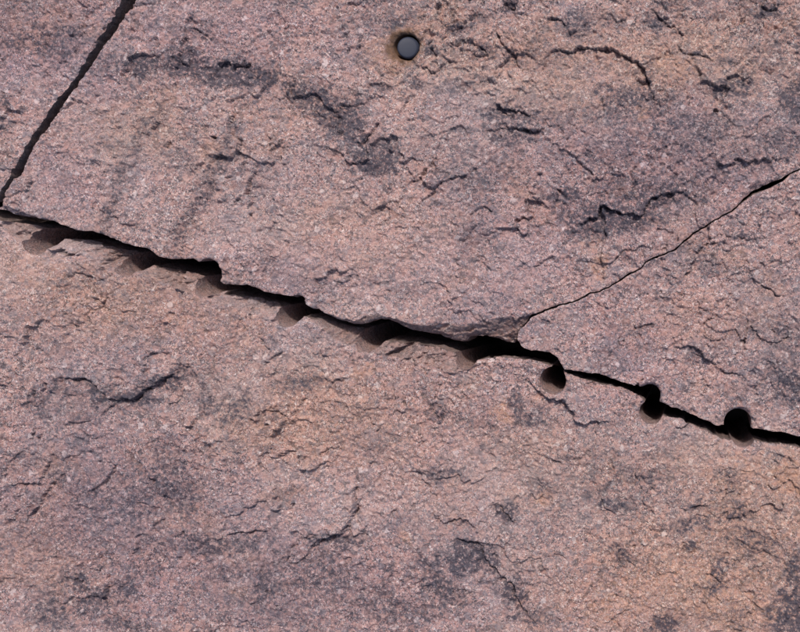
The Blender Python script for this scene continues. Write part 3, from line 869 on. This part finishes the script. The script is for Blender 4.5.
def build_block(root, phi, Hh, fresh, holes, flakes=(), lean_right=0.0):
    ok = phi < 0.35
    cell = ok[:-1, :-1] & ok[1:, :-1] & ok[:-1, 1:] & ok[1:, 1:]
    cj, ci = np.nonzero(cell)
    F = np.stack([IDX[cj, ci], IDX[cj + 1, ci], IDX[cj + 1, ci + 1], IDX[cj, ci + 1]], 1)   # y grows down the picture
    U, Vv, HH = X.ravel().copy(), Y.ravel().copy(), Hh.ravel().copy()
    # boundary edges (directed, each appears once)
    E = np.concatenate([F[:, [0, 1]], F[:, [1, 2]], F[:, [2, 3]], F[:, [3, 0]]])
    key = np.minimum(E[:, 0], E[:, 1]).astype(np.int64) * (NY * NX) + np.maximum(E[:, 0], E[:, 1])
    uq, first, cnt = np.unique(key, return_index=True, return_counts=True)
    BE = E[first[cnt == 1]]
    bv = np.unique(BE)
    gy, gx = np.gradient(phi, ay, ax)
    jj, ii = np.divmod(bv, NX)
    inner = (ii > 0) & (ii < NX - 1) & (jj > 0) & (jj < NY - 1)

    def bil(A, u, v):
        i = np.clip(np.searchsorted(ax, u) - 1, 0, NX - 2)
        j = np.clip(np.searchsorted(ay, v) - 1, 0, NY - 2)
        a = np.clip((u - ax[i]) / (ax[i + 1] - ax[i]), 0, 1)
        b = np.clip((v - ay[j]) / (ay[j + 1] - ay[j]), 0, 1)
        return (A[j, i] * (1 - a) + A[j, i + 1] * a) * (1 - b) + (A[j + 1, i] * (1 - a) + A[j + 1, i + 1] * a) * b
    u, v = U[bv].copy(), Vv[bv].copy()
    lim = np.minimum(1.2, 1.0)
    for _ in range(3):
        p, px_, py_ = bil(phi, u, v), bil(gx, u, v), bil(gy, u, v)
        g2 = np.maximum(px_ ** 2 + py_ ** 2, 0.3)
        st = np.clip(p / g2, -lim, lim) * inner
        u -= st * px_
        v -= st * py_
    U[bv], Vv[bv] = u, v
    HH[bv] = np.where(inner, bil(Hh, u, v), HH[bv])
    W = to_world(U, Vv, HH)
    W = W - np.array(root.location)[None, :]
    at = {'dark': dark.ravel() * (1 - 0.85 * fresh.ravel()), 'warm': warm.ravel() * (1 - 0.7 * fresh.ravel()), 'rust': rust.ravel()}
    # parts of the face: the weathered top, each broken edge, each loose flake
    names = {0: 'weathered_face'}
    lab = np.zeros((NY - 1, NX - 1), int)
    fr4 = (fresh[:-1, :-1] + fresh[1:, :-1] + fresh[:-1, 1:] + fresh[1:, 1:]) / 4
    todo = {(j, i): 'broken_edge' for j, i in zip(*np.nonzero(cell & (fr4 > 0.5)))}
    for q in flakes:
        m = q[:-1, :-1] & q[1:, :-1] & q[:-1, 1:] & q[1:, 1:] & cell
        todo.update({(j, i): 'flake' for j, i in zip(*np.nonzero(m))})
    while todo:
        seed, nm = todo.popitem()
        comp, stack = [seed], [seed]
        while stack:
            j, i = stack.pop()
            for c in ((j + 1, i), (j - 1, i), (j, i + 1), (j, i - 1)):
                if todo.get(c) == nm:
                    del todo[c]
                    comp.append(c)
                    stack.append(c)
        if len(comp) > (250 if nm == 'broken_edge' else 25):
            k = len(names)
            names[k] = nm
            c = np.array(comp)
            lab[c[:, 0], c[:, 1]] = k
    lab = lab[cj, ci]
    for k, nm in names.items():
        FF, (VV, d1, w1, r1, br1) = compact(F[lab == k], W, at['dark'], at['warm'], at['rust'], brown_shade.ravel())
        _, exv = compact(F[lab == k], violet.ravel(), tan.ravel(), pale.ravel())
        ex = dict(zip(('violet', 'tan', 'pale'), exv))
        make_mesh(nm, VV, FF, M_EDGE if nm == 'broken_edge' else M_FACE, root, {'dark': d1, 'warm': w1, 'rust': r1, 'brown_shade': br1, **ex})
    # walls going down from the rim
    ub, vb, hb = U[bv], Vv[bv], HH[bv]
    pos = -np.ones(NY * NX, int)
    pos[bv] = np.arange(len(bv))
    hl = -np.ones(len(bv), int)
    for k, (x, y, r) in enumerate(holes):
        hl[np.abs(np.hypot(ub - x, vb - y) - r) < 0.75] = k
    nb = len(bv)
    K = len(RINGS)
    Z = hb[None, :] - RINGS[:, None] * ((DEPTH + hb) / DEPTH)[None, :]
    Z[-1] = -DEPTH
    UU, VV_ = np.repeat(ub[None], K, 0), np.repeat(vb[None], K, 0)
    dep = np.repeat(RINGS[:, None], nb, 1)
    n = value3(UU / 24, VV_ / 24, Z / 14, 1) * 2.6 + value3(UU / 9, VV_ / 9, Z / 6, 2) * 1.3 + value3(UU / 4, VV_ / 4, Z / 3, 3) * 0.55
    n = n * sstep(0, 14, dep) * np.where(hl >= 0, 0.12, 1.0)[None, :] * 0.8
    UU = UU + 0.27 * n
    VV_ = VV_ - 0.96 * n
    if lean_right:                               # the split turns steeper towards the right
        VV_ = VV_ + (lean_right * sstep(400, 500, ub) * (hl < 0))[None, :] * dep
    for k, hole in enumerate(holes):            # no two drill holes lean quite alike
        VV_ = VV_ + np.where(hl == k, LEAN.get(hole, 0.0), 0.0)[None, :] * dep
    WV = to_world(UU, VV_, Z).reshape(-1, 3) - np.array(root.location)[None, :]
    e0, e1 = pos[BE[:, 0]], pos[BE[:, 1]]
    elab = np.where(hl[e0] == hl[e1], hl[e0], -1)
    for k in np.unique(elab):
        s = elab == k
        a, b = e0[s], e1[s]
        quads = []
        for q in range(K - 1):
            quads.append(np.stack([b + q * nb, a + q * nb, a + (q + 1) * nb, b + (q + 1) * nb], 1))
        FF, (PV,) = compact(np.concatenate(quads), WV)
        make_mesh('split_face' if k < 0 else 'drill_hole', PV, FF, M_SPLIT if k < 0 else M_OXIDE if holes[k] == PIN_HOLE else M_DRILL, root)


LEAN = {B_HOLES[5]: 0.08, B_HOLES[6]: 0.04, B_HOLES[7]: 0.11, B_HOLES[8]: 0.11, R_HOLES[1]: -0.02}


def base(x, y):
    return ((x - CX) * S, -(y - CY) * S, -DEPTH * S)


GRP = 'granite blocks split along drilled lines'
b_top = thing('granite_block', 'large pinkish granite block holding the dark steel pin, above the drilled split', 'granite block', base(400, 120), GRP)
build_block(b_top, phi_T, H_T, fresh_T, T_HOLES + [PIN_HOLE])
b_left = thing('granite_block', 'granite block in the upper left corner beyond the slanting open crack', 'granite block', base(20, 60), GRP)
build_block(b_left, phi_TL, H_TL, zero, [])
b_right = thing('granite_block', 'wedge-shaped granite block on the right between the hairline crack and the drilled split', 'granite block', base(700, 320), GRP)
build_block(b_right, phi_R, H_R, zero, R_HOLES, FL_MASK)
b_low = thing('granite_block', 'largest granite block below the split, edge notched by a row of half drill holes', 'granite block', base(400, 500), GRP)
build_block(b_low, phi_B, H_B, fresh_B, B_HOLES, FL_MASK, 0.17)

# ------------------------------------------------------------------ steel pin in its hole
def lathe(name, prof, mat, parent, seg=48, origin=(0, 0)):
    V, F = [], []
    for r, h in prof:
        for k in range(seg):
            a = 2 * math.pi * k / seg
            V.append((origin[0] + r * math.cos(a) + 0, origin[1] + r * math.sin(a), h))
    V = np.array(V)
    for i in range(len(prof) - 1):
        for k in range(seg):
            k2 = (k + 1) % seg
            F.append((i * seg + k, i * seg + k2, (i + 1) * seg + k2, (i + 1) * seg + k))
    V[:, 0] *= S
    V[:, 1] *= S
    return V, np.array(F)


iH = np.searchsorted(ax, 420), np.searchsorted(ay, 62)
hp = float(H[iH[1] - 4:iH[1] + 4, iH[0] - 4:iH[0] + 4].mean())
pin_u, pin_v = 405.6, 46.3
pin = thing('steel_pin', 'round dark blue-grey steel pin sunk in a rust-rimmed hole in the stone', 'pin', (0, 0, 0))
z0 = hp - 1.6
pin.location = to_world(np.array(pin_u), np.array(pin_v), np.array(z0 - 120.0))


def slant(V):       # lean the pin along its slanting hole
    V = V.copy()
    z = V[:, 2].copy()
    V[:, 0] += -z * DX * S
    V[:, 1] += z * DY * S
    V[:, 2] = z * S
    return V


head_prof = [(11.2, 108), (11.2, 116.5), (11.05, 117.8), (10.5, 119.0), (9.7, 119.6), (9.4, 119.75), (8.8, 119.85), (4.0, 119.95), (0.02, 120.0)]
V, F = lathe('pin_head', head_prof, M_STEEL, pin)
make_mesh('pin_head', slant(V), F, M_STEEL, pin)
V, F = lathe('pin_shaft', [(0.02, 0), (9.2, 0.0), (9.6, 2), (9.6, 106), (11.1, 108)], M_RUST, pin)
make_mesh('pin_shaft', slant(V), F, M_RUST, pin)

# ------------------------------------------------------------------ ground under the blocks
gx_ = np.linspace(-6, 6, 121)
GXm, GYm = np.meshgrid(gx_, gx_)
GZ = -DEPTH * S - 0.004 + np.minimum(fbm(GXm * 2, GYm * 2, 4, 201) * 0.02 - 0.02, 0) - 0.02 * sstep(1.0, 2.0, np.hypot(GXm, GYm))
GZ = np.where(np.hypot(GXm, GYm) < 0.2, GZ, GZ)
ids = np.arange(121 * 121).reshape(121, 121)
GF = np.stack([ids[:-1, :-1], ids[:-1, 1:], ids[1:, 1:], ids[1:, :-1]], -1).reshape(-1, 4)
g = make_mesh('ground', np.stack([GXm.ravel(), GYm.ravel(), GZ.ravel()], -1), GF, M_SOIL, None)
g['kind'] = 'structure'
